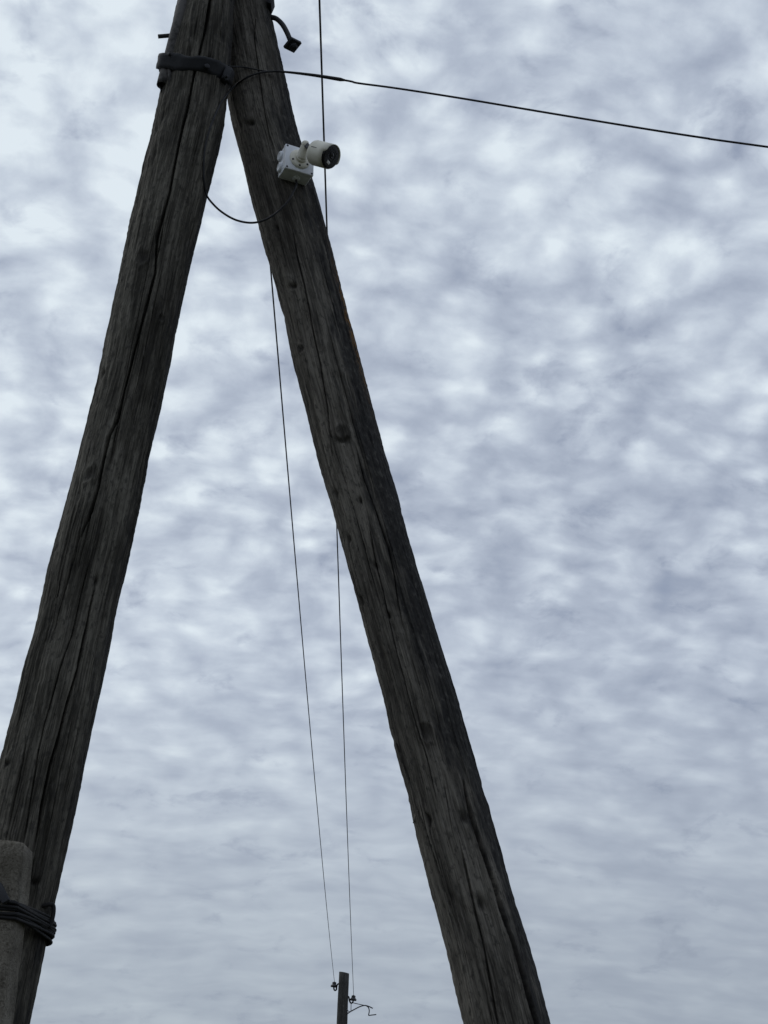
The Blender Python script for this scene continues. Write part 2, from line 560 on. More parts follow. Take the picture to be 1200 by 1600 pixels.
class Pole:
    """A round timber: axis and girth measured at heights, leaning in a plane that stands Y metres out."""
    def __init__(s, Y, edges, z_low, z_high):
        s.Y = Y
        Z, C, A = [], [], []
        for y, l, r in edges:
            p, q = at(l, y, Y), at(r, y, Y)
            Z.append(p.z)
            C.append((p.x + q.x) / 2)
            A.append((q.x - p.x) / 2)
        o = np.argsort(Z)
        s.Z, s.C, s.A = np.array(Z)[o], np.array(C)[o], np.array(A)[o]
        sl = np.polyfit(s.Z, s.C, 1)
        s.slope = sl[0]
        s.cosl = 1 / math.sqrt(1 + sl[0] ** 2)
        for z in (z_low, z_high):
            i = 0 if z < s.Z[0] else -1
            c = s.C[i] + (z - s.Z[i]) * sl[0]
            a = s.A[i]
            if z < s.Z[0]:
                s.Z, s.C, s.A = np.insert(s.Z, 0, z), np.insert(s.C, 0, c), np.insert(s.A, 0, a * 1.04)
            else:
                s.Z, s.C, s.A = np.append(s.Z, z), np.append(s.C, c), np.append(s.A, a * 0.97)
        s.z0, s.z1 = z_low, z_high

    def ring(s, z):
        # small-window average rounds the measured outline
        zs = np.array([z - 0.03, z, z + 0.03])
        c = np.interp(zs, s.Z, s.C)
        a = np.interp(zs, s.Z, s.A)
        return float(c.mean()), float(a.mean())

    def surf(s, x, y, off=0.0):
        """Point on the pole's near surface sighted at (x, y), its angle (0 = facing the camera) included."""
        Y = s.Y - 0.13
        for _ in range(6):
            p = at(x, y, Y)
            c, a = s.ring(p.z)
            u = max(-0.985, min(0.985, (p.x - c) / a))
            Y = s.Y - (a * s.cosl) * math.sqrt(1 - u * u) - off
        return at(x, y, Y), math.asin(u)

    def on(s, z, th, off=0.0):
        c, a = s.ring(z)
        return Vector((c + (a + off) * math.sin(th), s.Y - (a * s.cosl + off) * math.cos(th), z))

    def normal(s, th):
        return Vector((math.sin(th), -math.cos(th), 0))

    def build(s, name, mat, parent, cracks, knots, seed, stain_tone=None, lichen=None, rows=820, fine_z=(2.0, 6.7), wob=0.004, ridge_zone=None):
        # columns: dense on the half that faces the path, coarser behind
        front = np.linspace(-1.75, 1.75, 330)
        back = np.linspace(1.75, 2 * math.pi - 1.75, 62)[1:-1]
        th = np.concatenate([front, back])
        zf = np.linspace(max(fine_z[0], s.z0), min(fine_z[1], s.z1), rows)
        zl = np.linspace(s.z0, zf[0], 30)[:-1] if zf[0] > s.z0 + 0.01 else np.array([])
        zh = np.linspace(zf[-1], s.z1, 40)[1:] if s.z1 > zf[-1] + 0.01 else np.array([])
        z = np.concatenate([zl, zf, zh])
        nr, nc = len(z), len(th)
        TH, ZZ = np.meshgrid(th, z)
        rings = np.array([s.ring(q) for q in z])
        Cc, Aa = rings[:, 0][:, None], rings[:, 1][:, None]
        twist = -0.05 * (ZZ - 4.0)
        U = (TH - twist) / (2 * math.pi)
        disp = np.zeros_like(TH)
        rad = Aa * s.cosl
        # lumps, flats and ridges of the grain
        disp += wob * 1.3 * lattice(U * 6, ZZ * 2.1 + 7, seed, 6)
        disp += wob * 1.3 * lattice(U * 13, ZZ * 4.3 + 3, seed + 1, 13)
        rid = lattice(U * 60, ZZ * 1.3 + 11, seed + 2, 60) + 0.6 * lattice(U * 131, ZZ * 2.6, seed + 3, 131)
        amp = 0.0020 + 0.0034 * np.clip(lattice(U * 4, ZZ * 1.1 + 5, seed + 4, 4) + 0.35, 0, 1)
        if ridge_zone:
            for (zc, zr, tc_, tr, k) in ridge_zone:
                amp += k * np.exp(-((ZZ - zc) / zr) ** 2 - ((TH - tc_) / tr) ** 2)
        disp += rid * amp
        disp += 0.0016 * lattice(U * 190, ZZ * 14, seed + 5, 190)
        disp += 0.0050 * lattice(U * 26, ZZ * 8.5, seed + 12, 26) * (0.4 + 1.2 * np.clip(lattice(U * 5, ZZ * 1.7, seed + 13, 5) + 0.2, 0, 1))
        disp += (0.001 + 0.006 * np.clip(lattice(U * 5, ZZ * 2.3, seed + 18, 5), 0, 1)) * np.clip(lattice(U * 34, ZZ * 23, seed + 16, 34) - 0.12, -0.05, 1)
        disp += 0.0022 * lattice(U * 80, ZZ * 70, seed + 17, 80)
        warpk = 1 + 0.9 * lattice(U * 70, ZZ * 32, seed + 14, 70) + 0.6 * lattice(U * 150, ZZ * 60, seed + 15, 150)
        disp += -0.016 * np.clip(lattice(U * 38, ZZ * 17, seed + 8, 38) - 0.24, 0, 1)
        knotm = np.zeros_like(TH)
        for (kz, kt, kr, kind) in knots:
            d2 = (((TH - kt) * rad / kr) ** 2 + ((ZZ - kz) / (kr * (1.9 if kind == 'hole' else 1.25))) ** 2) * warpk
            d = np.sqrt(d2)
            if kind == 'proud':                          # raised branch stub with an open hollow under it
                disp += 0.007 * np.exp(-d2 ** 2 * 0.8) - 0.014 * np.exp(-(((TH - kt) * rad / (kr * 0.7)) ** 2 + ((ZZ - kz + kr * 1.05) / (kr * 0.5)) ** 2))
                knotm += 0.85 * np.exp(-(((TH - kt) * rad / (kr * 0.7)) ** 2 + ((ZZ - kz + kr * 0.9) / (kr * 0.45)) ** 2) * warpk) + 0.45 * np.exp(-((d - 0.9) / 0.22) ** 2)
            elif kind == 'hole':
                disp -= 0.016 * np.exp(-d2 * 2.4)
                knotm += np.exp(-d2 * 1.8)
            else:                                         # flat knot, rim lifted
                disp += 0.004 * np.exp(-((d - 1.25) / 0.3) ** 2) - 0.006 * np.exp(-d2 * 1.6)
                knotm += 0.9 * np.exp(-d2 ** 2 * 0.9) + 0.25 * np.exp(-((d - 1.6) / 0.2) ** 2)
        rg = random.Random(seed)
        allc = list(cracks)
        for _ in range(46):                               # hairline drying checks between the large ones
            zc0 = rg.uniform(2.1, 6.6)
            ln = rg.uniform(0.18, 0.9)
            t0 = rg.uniform(-1.4, 1.4)
            allc.append(([(zc0, t0), (zc0 + ln * 0.5, t0 + rg.uniform(-0.03, 0.03) - 0.03 * ln), (zc0 + ln, t0 - 0.05 * ln + rg.uniform(-0.03, 0.03))],
                         rg.uniform(0.0012, 0.0022), rg.uniform(0.004, 0.010)))
        for path, w, dep in allc:
            path = sorted(path)
            pz, pt = np.array([q[0] for q in path]), np.array([q[1] for q in path])
            tt = np.interp(z, pz, pt)[:, None]
            tt = tt + (0.010 * lattice(np.zeros_like(z), z * 9 + 31 * w * 1e3, seed + 6, 3)
                       + 0.016 * lattice(np.zeros_like(z), z * 3 + 17 * dep * 1e3, seed + 7, 3))[:, None]
            fade = np.clip((z - pz[0]) / 0.10, 0, 1) * np.clip((pz[-1] - z) / 0.10, 0, 1)
            wid = (w * (0.45 + 0.55 * fade) * (1 + 0.7 * lattice(np.zeros_like(z), z * 6 + 3, seed + 9, 3)))[:, None]
            dist = np.abs((TH - tt) * rad)
            prof = np.clip(1.25 * (1 - dist / np.maximum(wid, 1e-4)), 0, 1)
            disp -= dep * fade[:, None] * prof
            disp += 0.0016 * fade[:, None] * np.exp(-((dist - wid * 1.6) / (wid * 0.9)) ** 2)    # lips
        a2 = Aa + disp / s.cosl
        b2 = rad + disp
        X = Cc + a2 * np.sin(TH)
        Yv = s.Y - b2 * np.cos(TH)
        base = wloc(parent)
        co = np.stack([X - base.x, Yv - base.y, ZZ - base.z], -1).reshape(-1, 3)
        idx = np.arange(nr * nc).reshape(nr, nc)
        a_, b_ = idx[:-1], idx[1:]
        quads = np.stack([a_, np.roll(a_, -1, 1), np.roll(b_, -1, 1), b_], -1).reshape(-1, 4)
        # sawn top: a flat cap closed by a fan
        nv = len(co)
        co = np.vstack([co, [[Cc[-1, 0] - base.x, s.Y - base.y, z[-1] - base.z + 0.01]], [[Cc[0, 0] - base.x, s.Y - base.y, z[0] - base.z]]])
        me = bpy.data.meshes.new(name)
        tri_t = np.stack([idx[-1], np.roll(idx[-1], -1), np.full(nc, nv)], -1)
        tri_b = np.stack([np.roll(idx[0], -1), idx[0], np.full(nc, nv + 1)], -1)
        loops = np.concatenate([quads.ravel(), tri_t.ravel(), tri_b.ravel()])
        tot = np.concatenate([np.full(len(quads), 4), np.full(2 * nc, 3)])
        start = np.concatenate([[0], np.cumsum(tot)[:-1]])
        me.vertices.add(len(co))
        me.vertices.foreach_set('co', co.ravel().astype(np.float32))
        me.loops.add(len(loops))
        me.loops.foreach_set('vertex_index', loops.astype(np.int32))
        me.polygons.add(len(tot))
        me.polygons.foreach_set('loop_start', start.astype(np.int32))
        me.polygons.foreach_set('loop_total', tot.astype(np.int32))
        me.update(calc_edges=True)
        me.validate()
        me.polygons.foreach_set('use_smooth', np.ones(len(me.polygons), dtype=bool))
        g = np.stack([0.13 * np.sin(TH - twist), -0.13 * np.cos(TH - twist), ZZ], -1).reshape(-1, 3)
        g = np.vstack([g, [[0, 0, z[-1]]], [[0, 0, z[0]]]])
        at_ = me.attributes.new('grain', 'FLOAT_VECTOR', 'POINT')
        at_.data.foreach_set('vector', g.ravel().astype(np.float32))

        def fl(nm, arr):
            v = np.concatenate([np.clip(arr, 0, 1).ravel(), [0, 0]]).astype(np.float32)
            me.attributes.new(nm, 'FLOAT', 'POINT').data.foreach_set('value', v)
        fl('knot', knotm)
        fl('stain_tone', stain_tone(TH, ZZ) if stain_tone else np.zeros_like(TH))
        fl('lichen', lichen(TH, ZZ) if lichen else np.zeros_like(TH))
        me.materials.append(mat)
        o = bpy.data.objects.new(name, me)
        col.objects.link(o)
        o.parent = parent
        return o

    def marks(s, pts):
        out = []
        for x, y in pts:
            p, t = s.surf(x, y)
            out.append((p.z, t))
        return out


YL, YR = 4.60, 4.77
left = Pole(YL, [(0, 279, 365), (100, 258, 359), (150, 250, 354), (200, 240, 348), (300, 216, 324), (400, 194, 300), (500, 173, 279),
                 (600, 153, 258), (700, 127, 236), (800, 101, 215), (850, 87, 206), (900, 75, 194.5), (950, 65, 182.5), (1000, 54, 171), (1050, 38, 162), (1100, 26, 152),
                 (1200, 0, 129), (1300, -25, 109), (1400, -48, 87), (1500, -69, 66), (1600, -92, 44)], -0.3, 7.05)
right = Pole(YR, [(0, 327, 420), (50, 337, 430), (100, 346, 441), (150, 354, 453), (200, 364, 464), (250, 378, 477), (300, 389, 494), (350, 402, 508), (400, 418, 521),
                  (450, 432, 533), (500, 445, 547), (600, 466, 573), (700, 492, 598), (750, 506, 614), (800, 521, 628), (850, 535, 641), (900, 548, 656), (1000, 575, 687), (1100, 603, 717),
                  (1150, 613, 729), (1200, 626, 744), (1250, 639, 758), (1300, 650, 772), (1400, 676, 801), (1500, 702, 833), (1600, 724, 859)], -0.3, 7.0)


def thing_pole(pole, label, name='wooden_pole'):
    c, a = pole.ring(0.0)
    return thing(name, label, 'pole', (c, pole.Y, 0.0), 'timber legs of the near pole')


tl = thing_pole(left, 'weathered wooden pole leaning right with a long black crack, strapped to a concrete stub')
crL = [
    (left.marks([(329, -30), (328, 0), (320, 50), (311, 85), (302, 120), (292, 170), (284, 200), (265, 300), (254, 340), (245, 372), (243, 425), (226, 487),
                 (210, 547), (194, 609), (185, 653), (169, 685), (160, 731), (154, 762), (144, 797), (131, 830), (122, 850)]), 0.0058, 0.040),
    (left.marks([(151, 905), (142, 949), (132, 995), (122, 1045), (106, 1098), (96, 1138), (80, 1194), (66, 1260), (61, 1297), (52, 1340)]), 0.0050, 0.034),
    (left.marks([(146, 856), (126, 932), (113, 992), (96, 1038), (83, 1085), (70, 1131), (60, 1174), (40, 1297), (34, 1330)]), 0.0028, 0.016),
    (left.marks([(40, 1144), (36, 1184), (20, 1257), (10, 1303), (6, 1320)]), 0.0038, 0.022),
    (left.marks([(258, 335), (250, 385), (240, 430)]), 0.0030, 0.014),
    (left.marks([(190, 640), (178, 690), (172, 730)]), 0.0026, 0.012),
    (left.marks([(150, 775), (135, 840), (120, 900)]), 0.0026, 0.012),
    (left.marks([(118, 858), (108, 905), (92, 960), (78, 1005)]), 0.0032, 0.016),
    (left.marks([(104, 870), (90, 930), (72, 990), (62, 1030)]), 0.0030, 0.014),
    (left.marks([(133, 800), (118, 870), (100, 930)]), 0.0026, 0.012),
    (left.marks([(228, 290), (222, 340), (212, 385)]), 0.0024, 0.010),
    (left.marks([(310, 20), (303, 60), (300, 82)]), 0.0026, 0.012),
]
knL = [(*left.marks([(222, 402)])[0], 0.022, 'flat'), (*left.marks([(142, 740)])[0], 0.020, 'flat'),
       (*left.marks([(160, 584)])[0], 0.012, 'hole'), (*left.marks([(327, 92)])[0], 0.012, 'hole'), (*left.marks([(252, 497)])[0], 0.011, 'flat'), (*left.marks([(13, 1185)])[0], 0.016, 'proud'),
       (*left.marks([(55, 1368)])[0], 0.018, 'proud'), (*left.marks([(151, 907)])[0], 0.012, 'hole')]
zm = left.marks([(110, 930)])[0]


def darkL(T, Z):
    # darker over the right shoulder of the timber, in long patches
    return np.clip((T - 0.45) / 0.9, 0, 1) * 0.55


left.build('shaft', M_LEFT, tl, crL, knL, 11, darkL, None, ridge_zone=[(zm[0], 0.8, zm[1] - 0.3, 0.55, 0.0065), (5.6, 1.1, -0.9, 0.5, 0.003)])

tr = thing_pole(right, 'weathered wooden pole leaning left with a dark stained right side, carrying the camera box')
crR = [
    (right.marks([(455, 350), (464, 400), (476, 450), (487, 509), (500, 569), (511, 637), (517, 690), (522, 730)]), 0.0030, 0.018),
    (right.marks([(525, 606), (533, 640), (542, 664)]), 0.0022, 0.010),
    (right.marks([(553, 687), (569, 750), (588, 800), (607, 856), (616, 897), (622, 940), (630, 980)]), 0.0030, 0.018),
    (right.marks([(576, 814), (587, 881), (598, 921), (607, 966), (621, 1025), (638, 1090), (649, 1129), (666, 1180), (680, 1239), (688, 1275)]), 0.0026, 0.015),
    (right.marks([(612, 1126), (627, 1174), (641, 1222), (650, 1257), (668, 1305), (685, 1360), (700, 1407), (715, 1445), (722, 1470)]), 0.0040, 0.024),
    (right.marks([(716, 1310), (726, 1350), (742, 1422), (755, 1475), (775, 1590), (785, 1630)]), 0.0034, 0.020),
    (right.marks([(722, 1215), (728, 1245), (741, 1292), (754, 1332), (771, 1380), (784, 1425), (802, 1475), (819, 1535), (838, 1600), (850, 1640)]), 0.0078, 0.045),
    (right.marks([(400, 20), (398, 60), (404, 110), (412, 165), (420, 210), (432, 240)]), 0.0026, 0.014),
    (right.marks([(370, 150), (380, 190), (392, 235), (402, 280)]), 0.0022, 0.010),
    (right.marks([(432, 335), (440, 380), (452, 430)]), 0.0022, 0.012),
    (right.marks([(455, 460), (466, 510), (480, 570), (492, 620)]), 0.0020, 0.009),
    (right.marks([(690, 1200), (700, 1260), (712, 1320)]), 0.0022, 0.010),
    (right.marks([(757, 1540), (765, 1580), (772, 1620)]), 0.0024, 0.012),
]
knR = [(*right.marks([(391, 186)])[0], 0.020, 'proud'), (*right.marks([(456, 440)])[0], 0.018, 'proud'), (*right.marks([(470, 545)])[0], 0.014, 'flat'),
       (*right.marks([(534, 678)])[0], 0.024, 'proud'), (*right.marks([(534, 676)])[0], 0.017, 'flat'), (*right.marks([(525, 772)])[0], 0.013, 'hole'), (*right.marks([(545, 842)])[0], 0.012, 'hole'), (*right.marks([(563, 782)])[0], 0.009, 'hole'),
       (*right.marks([(587, 883)])[0], 0.009, 'hole'), (*right.marks([(607, 961)])[0], 0.009, 'hole'), (*right.marks([(566, 938)])[0], 0.012, 'hole'), (*right.marks([(665, 1143)])[0], 0.022, 'flat'),
       (*right.marks([(670, 1281)])[0], 0.014, 'hole'), (*right.marks([(725, 1278)])[0], 0.015, 'hole'), (*right.marks([(751, 1412)])[0], 0.017, 'hole'), (*right.marks([(434, 357)])[0], 0.009, 'hole')]


EDGE = sorted(right.marks([(430, 90), (424, 200), (500, 400), (515, 500), (540, 620), (550, 700), (574, 800), (612, 900), (640, 1000), (670, 1100), (704, 1200), (738, 1290), (772, 1380), (802, 1475), (838, 1598)]))


def stainR(T, Z):
    c0 = np.interp(Z, [e[0] for e in EDGE], [e[1] for e in EDGE])
    return np.clip((T - c0) / 0.75 * 0.5 + 0.45, 0, 1)


lz0 = right.marks([(528, 440)])[0][0]
lz1 = right.marks([(560, 590)])[0][0]


def lichenR(T, Z):
    return np.exp(-((T - 1.25) / 0.22) ** 2) * np.exp(-((Z - (lz0 * 0.6 + lz1 * 0.4)) / 0.26) ** 2)


right.build('shaft', M_RIGHT, tr, crR, knR, 41, stainR, lichenR)
# torn sliver on the lower left edge
sb = bmesh.new()
p0, _ = right.surf(647, 1272)
p1, _ = right.surf(645, 1292)
tube(sb, [p0 + Vector((0.008, 0, 0)), (p0 + p1) / 2 + Vector((0.004, 0, 0)), p1 + Vector((0.001, 0, 0.012))], [0.007, 0.005, 0.0012], 6)
obj('splinter', sb, M_RIGHT, tr)


# ------------------------------------------------------------------ concrete stub and its wire binding
def stub_ring(z):
    """Right edge, left edge, front Y, back Y at height z."""
    xr = np.interp(z, [0, at(10, 1600, 4.36).z, at(42, 1345, 4.36).z], [at(10, 1600, 4.36).x - 0.13, at(10, 1600, 4.36).x, at(42, 1345, 4.36).x])
    return xr, xr - 0.24, 4.30, 4.46


ZT = at(20, 1316, 4.36).z
cb = bmesh.new()
NZ, NS = 70, 56
rg = random.Random(5)
rows_ = []
for i in range(NZ):
    t = i / (NZ - 1)
    z = -0.2 + (ZT + 0.2) * t
    xr, xl, yf, yb = stub_ring(z)
    cx, cy, hx, hy = (xr + xl) / 2, (yf + yb) / 2, (xr - xl) / 2, (yb - yf) / 2
    sh = 1.0
    dz = ZT - z
    if dz < 0.02:
        sh = 0.965 + 0.035 * math.sqrt(max(0.0, 1 - (1 - dz / 0.02) ** 2))
    rr = []
    for k in range(NS):
        a = 2 * math.pi * k / NS
        ca, sa = math.cos(a), math.sin(a)
        p = 9.0
        q = (abs(ca) ** p + abs(sa) ** p) ** (-1 / p)
        n = 1 + 0.012 * math.sin(z * 31 + a * 3) * math.sin(z * 13 + 2 * a) + rg.uniform(-0.006, 0.006)
        rr.append(cb.verts.new((cx + hx * q * ca * sh * n, cy + hy * q * sa * sh * n, z + (-0.012 * ca * q if t > 0.985 else 0))))
    rows_.append(rr)
for A, B in zip(rows_, rows_[1:]):
    for k in range(NS):
        cb.faces.new((A[k], A[(k + 1) % NS], B[(k + 1) % NS], B[k]))
cb.faces.new(rows_[-1])
cb.faces.new(rows_[0][::-1])
bmesh.ops.triangulate(cb, faces=[f for f in cb.faces if len(f.verts) > 4])
stub = obj('concrete_stub', cb, M_CONC, origin=(stub_ring(0)[0] - 0.12, 4.38, 0))
tag(stub, 'rough grey concrete stub post wired to the foot of the leaning pole', 'concrete post')


def hull(pts):
    pts = sorted(pts)

    def half(ps):
        h = []
        for p in ps:
            while len(h) > 1 and (h[-1][0] - h[-2][0]) * (p[1] - h[-2][1]) - (h[-1][1] - h[-2][1]) * (p[0] - h[-2][0]) <= 0:
                h.pop()
            h.append(p)
        return h
    lo, hi = half(pts), half(pts[::-1])
    return lo[:-1] + hi[:-1]


zb = at(60, 1433, YL - 0.12).z
tb = thing('wire_binding', 'thick black wire wound round the concrete stub and the pole foot', 'wire binding', (stub_ring(zb)[0], 4.45, zb))
SL = -0.26


def bind_loop(dz, grow, rnd):
    pts = []
    c, a = left.ring(zb + dz)
    for k in range(40):
        t = 2 * math.pi * k / 40
        pts.append((c + (a + grow) * math.sin(t), left.Y - (a + grow) * math.cos(t)))
    xr, xl, yf, yb = stub_ring(zb + dz)
    for x, sx in ((xr, 1), (xl, -1)):
        for y, sy in ((yf, -1), (yb, 1)):
            for t in range(5):
                an = t * math.pi / 8
                pts.append((x + sx * (grow * math.cos(an) - 0.01), y + sy * (grow * math.sin(an) - 0.01)))
    h = hull(pts)
    # even steps round the loop
    out = []
    for i in range(len(h)):
        p, q = h[i], h[(i + 1) % len(h)]
        n = max(1, int(math.hypot(q[0] - p[0], q[1] - p[1]) / 0.02))
        for j in range(n):
            t = j / n
            out.append((p[0] + (q[0] - p[0]) * t, p[1] + (q[1] - p[1]) * t))
    path = []
    for i, (x, y) in enumerate(out):
        w = rnd[0] * math.sin(2 * math.pi * i / len(out) * 2 + rnd[1])
        path.append(Vector((x, y, zb + dz + SL * (x - c - a) * 0.35 - 0.02 + w)))
    return path


rg = random.Random(3)
for k in range(14):
    lb = bmesh.new()
    tube(lb, bind_loop(0.030 - k * 0.0040, 0.002 + 0.0045 * (k % 3) + rg.uniform(0, 0.004), (rg.uniform(0.002, 0.008), rg.uniform(0, 6))), rg.uniform(0.0036, 0.0052), 7, closed=True)
    obj('strand', lb, M_STRAND, tb)
# twisted tail standing at the right end, and the bar that the wire was tightened with
kb = bmesh.new()
pe = left.on(zb + 0.035, 1.25, 0.012)
tube(kb, spline([pe + Vector((-0.05, -0.012, 0.0)), pe + Vector((-0.01, -0.012, 0.012)), pe + Vector((0.006, 0, 0.012)), pe + Vector((0.008, 0.0, -0.02)), pe + Vector((0.000, -0.005, -0.055))], 5), 0.0065, 8)
obj('wire_tail', kb, M_STRAND, tb)
kb = bmesh.new()
w0, w1 = at(-4, 1382, 4.285), at(10, 1410, 4.27)
box(kb, (w0 + w1) / 2, (w1 - w0) / 2, Vector((0.010, 0, 0.006)), Vector((0, 0.009, 0)), 0.003)
obj('twist_bar', kb, M_STEEL, tb)


# ------------------------------------------------------------------ steel pipe, straps and pins at the top of the poles
def pipe_pt(x, y, off=0.02):
    return left.surf(x, y, off)[0]


pa, pb_ = at(300.5, -45, 4.52), at(254, 134, 4.52)
dirp = (pa - pb_).normalized()
tp = thing('steel_pipe', 'short dark steel pipe clamped along the left edge of the left pole', 'pipe', pb_)
ppb = bmesh.new()
lathe(ppb, pb_, dirp, [(0.045, 0.0), (0.045, 0.0185), (0.0, 0.0195), (0.0, 0.0235), (0.02, 0.024), (0.25, 0.0245), ((pa - pb_).length + 0.5, 0.025)], 24)
obj('tube', ppb, M_PIPE, tp)
ppb = bmesh.new()
e0, e1 = at(264, 100, 4.50), at(265, 139, 4.50)
tube(ppb, [e0, (e0 + e1) / 2 + Vector((0.003, 0, 0)), e1], [0.008, 0.009, 0.006], 8)
obj('rod', ppb, M_PIPE, tp)
ppb = bmesh.new()
e0, e1 = at(249, 128, 4.52), at(253.5, 147, 4.54)
tube(ppb, [e0, e1], [0.006, 0.003], 8)
obj('rod_tip', ppb, M_STEEL, tp)


def strap(path, hgt, thick, axis, seed):
    """A flat, hand-beaten steel band along path, hgt tall along axis."""
    bm = bmesh.new()
    ax = Vector(axis).normalized()
    rg = random.Random(seed)
    rings = []
    n = len(path)
    prof = [(0, -0.5), (thick, -0.46), (thick * 1.1, -0.2), (thick, 0.1), (thick * 1.1, 0.3), (thick, 0.46), (0, 0.5)]
    ph = [rg.uniform(0, 6) for _ in range(6)]
    for i in range(n):
        t = (path[(i + 1) % n] - path[i - 1]).normalized()
        nn = t.cross(ax).normalized()
        a = 2 * math.pi * i / n
        sag = 0.004 * math.sin(3 * a + ph[0]) + 0.0025 * math.sin(7 * a + ph[1])
        p = path[i] + ax * sag
        w = hgt * (1 + 0.07 * math.sin(5 * a + ph[2]) + 0.05 * math.sin(11 * a + ph[3]))
        rings.append([bm.verts.new(p + nn * (u + (rg.uniform(-0.0016, 0.0016) if u else 0)) + ax * (v * w + rg.uniform(-0.0015, 0.0015))) for u, v in prof])
    m = len(prof)
    for i in range(n):
        A, B = rings[i], rings[(i + 1) % n]
        for k in range(m):
            bm.faces.new((A[k], A[(k + 1) % m], B[(k + 1) % m], B[k]))
    return bm


def collar(pole_list, extra, zc, slope, grow, dip=0.6):
    """Closed path round the poles (and extra points) in a plane tilted by slope in x and away from the eye."""
    pts = []
    for pl in pole_list:
        for k in range(72):
            t = 2 * math.pi * k / 72
            c0, a = pl.ring(zc)
            x = c0 + (a + grow) * math.sin(t)
            z = zc + slope * (x - left.ring(zc)[0]) - dip * (a * pl.cosl) * math.cos(t)
            c, a = pl.ring(z)
            pts.append((c + (a + grow) * math.sin(t), pl.Y - (a * pl.cosl + grow) * math.cos(t)))
    for q, r in extra:
        for k in range(16):
            t = 2 * math.pi * k / 16
            pts.append((q.x + r * math.cos(t), q.y + r * math.sin(t)))
    h = hull(pts)
    out = []
    for i in range(len(h)):
        p, q = h[i], h[(i + 1) % len(h)]
        n = max(1, int(math.hypot(q[0] - p[0], q[1] - p[1]) / 0.012))
        for j in range(n):
            t = j / n
            x, y = p[0] + (q[0] - p[0]) * t, p[1] + (q[1] - p[1]) * t
            out.append(Vector((x, y, zc + slope * (x - left.ring(zc)[0]) + dip * (y - left.Y))))
    return out


zs1 = left.surf(308, 101)[0].z
slope1 = -0.21
ax1 = Vector((0.205, -0.5, 0.85))
pp_mid = pb_ + dirp * ((zs1 + 0.03 - pb_.z) / dirp.z)
path1 = collar([left], [(pp_mid, 0.030)], zs1 + 0.60 * 0.13, slope1, 0.008)
ts = thing('steel_strap', 'lower black steel strap round the left pole, holding the pipe end', 'strap', (left.ring(zs1)[0], YL, zs1), 'steel straps at the pole tops')
obj('band', strap(path1, 0.063, 0.010, ax1, 4), M_STEEL, ts)
# lug with its bolt where the strap closes on the right
lb = bmesh.new()
ql = left.on(zs1 - 0.006, 1.10, 0.010)
box(lb, ql + Vector((0.004, -0.006, 0.0)), Vector((0.012, 0.008, -0.002)), Vector((-0.008, 0.016, 0)), Vector((0.006, 0, 0.028)), 0.003)
obj('lug', lb, M_STEEL, ts)
lb = bmesh.new()
lathe(lb, left.on(zs1 - 0.018, 0.45, 0.017), left.normal(0.45), [(0.0, 0.012), (0.009, 0.012), (0.011, 0.009)], 6)
obj('bolt_head', lb, M_STEEL, ts)

zs2 = right.surf(395, -4)[0].z
slope2 = -0.36
path2 = collar([left, right], [], zs2 + 0.055 + 0.085, slope2, 0.010)
t2 = thing('steel_strap', 'upper black steel strap joining both pole tops at the upper picture edge', 'strap', (right.ring(zs2)[0], YR, zs2), 'steel straps at the pole tops')
obj('band', strap(path2, 0.060, 0.009, Vector((0.34, -0.45, 0.85)), 9), M_STEEL, t2)
lb = bmesh.new()
pe = at(423, 7, YR - 0.05)
box(lb, pe, Vector((0.010, -0.002, -0.006)), Vector((0, 0.03, 0)), Vector((0.006, 0, 0.020)), 0.003)
obj('lug', lb, M_STEEL, t2)

# through bolts with nuts on the lower strap
for q_, dn in ((left.on(zs1 + 0.040, -0.55, 0.020), left.normal(-0.55)), (left.on(zs1 - 0.030, 0.98, 0.026), (left.normal(1.0) + Vector((0.3, -0.6, -0.2))).normalized())):
    lb = bmesh.new()
    lathe(lb, q_, dn, [(-0.004, 0.0125), (0.008, 0.0125), (0.008, 0.0062), (0.019, 0.0060), (0.020, 0.0)], 6)
    obj('bolt_nut', lb, M_STEEL, ts, smooth=False)
# pin end sticking out on the left
bb = bmesh.new()
q0, q1 = at(247, 57, YL + 0.05), at(290, 53.5, YL + 0.05)
tube(bb, [q0, q1], 0.0085, 10)
pin = obj('bolt_end', bb, M_STEEL, origin=q0)
tag(pin, 'plain steel bolt end poking out left of the left pole', 'bolt')

# bent hook with a square plate on the right
hk = thing('bent_hook', 'bent steel hook with a square end plate, right of the right pole top', 'hook', right.surf(420, 27)[0])
YH = YR - 0.03
hb = bmesh.new()
hpts = [at(410, 28, YH), at(423, 27, YH), at(432, 29.5, YH - 0.01), at(441, 38, YH - 0.03), at(448, 50, YH - 0.05), at(453.5, 63, YH - 0.06), at(456, 69, YH - 0.06)]
tube(hb, spline(hpts, 6), 0.0105, 12)
obj('rod', hb, M_STEEL, hk)
hb = bmesh.new()
c_ = at(457, 70, YH - 0.062)
d_ = (hpts[-1] - hpts[-3]).normalized()
s_ = d_.cross(Vector((0, 1, 0.25))).normalized()
f_ = d_.cross(s_)
s2, f2 = (s_ + f_ * 0.9).normalized(), (f_ - s_ * 0.9).normalized()
box(hb, c_, s2 * 0.027, f2 * 0.027, d_ * 0.007, 0.002)
obj('plate', hb, M_STEEL, hk, smooth=False)
hb = bmesh.new()
lathe(hb, c_ + d_ * 0.006, d_, [(0.0, 0.019), (0.014, 0.018), (0.019, 0.012)], 6)
obj('nut', hb, M_STEEL, hk, smooth=False)

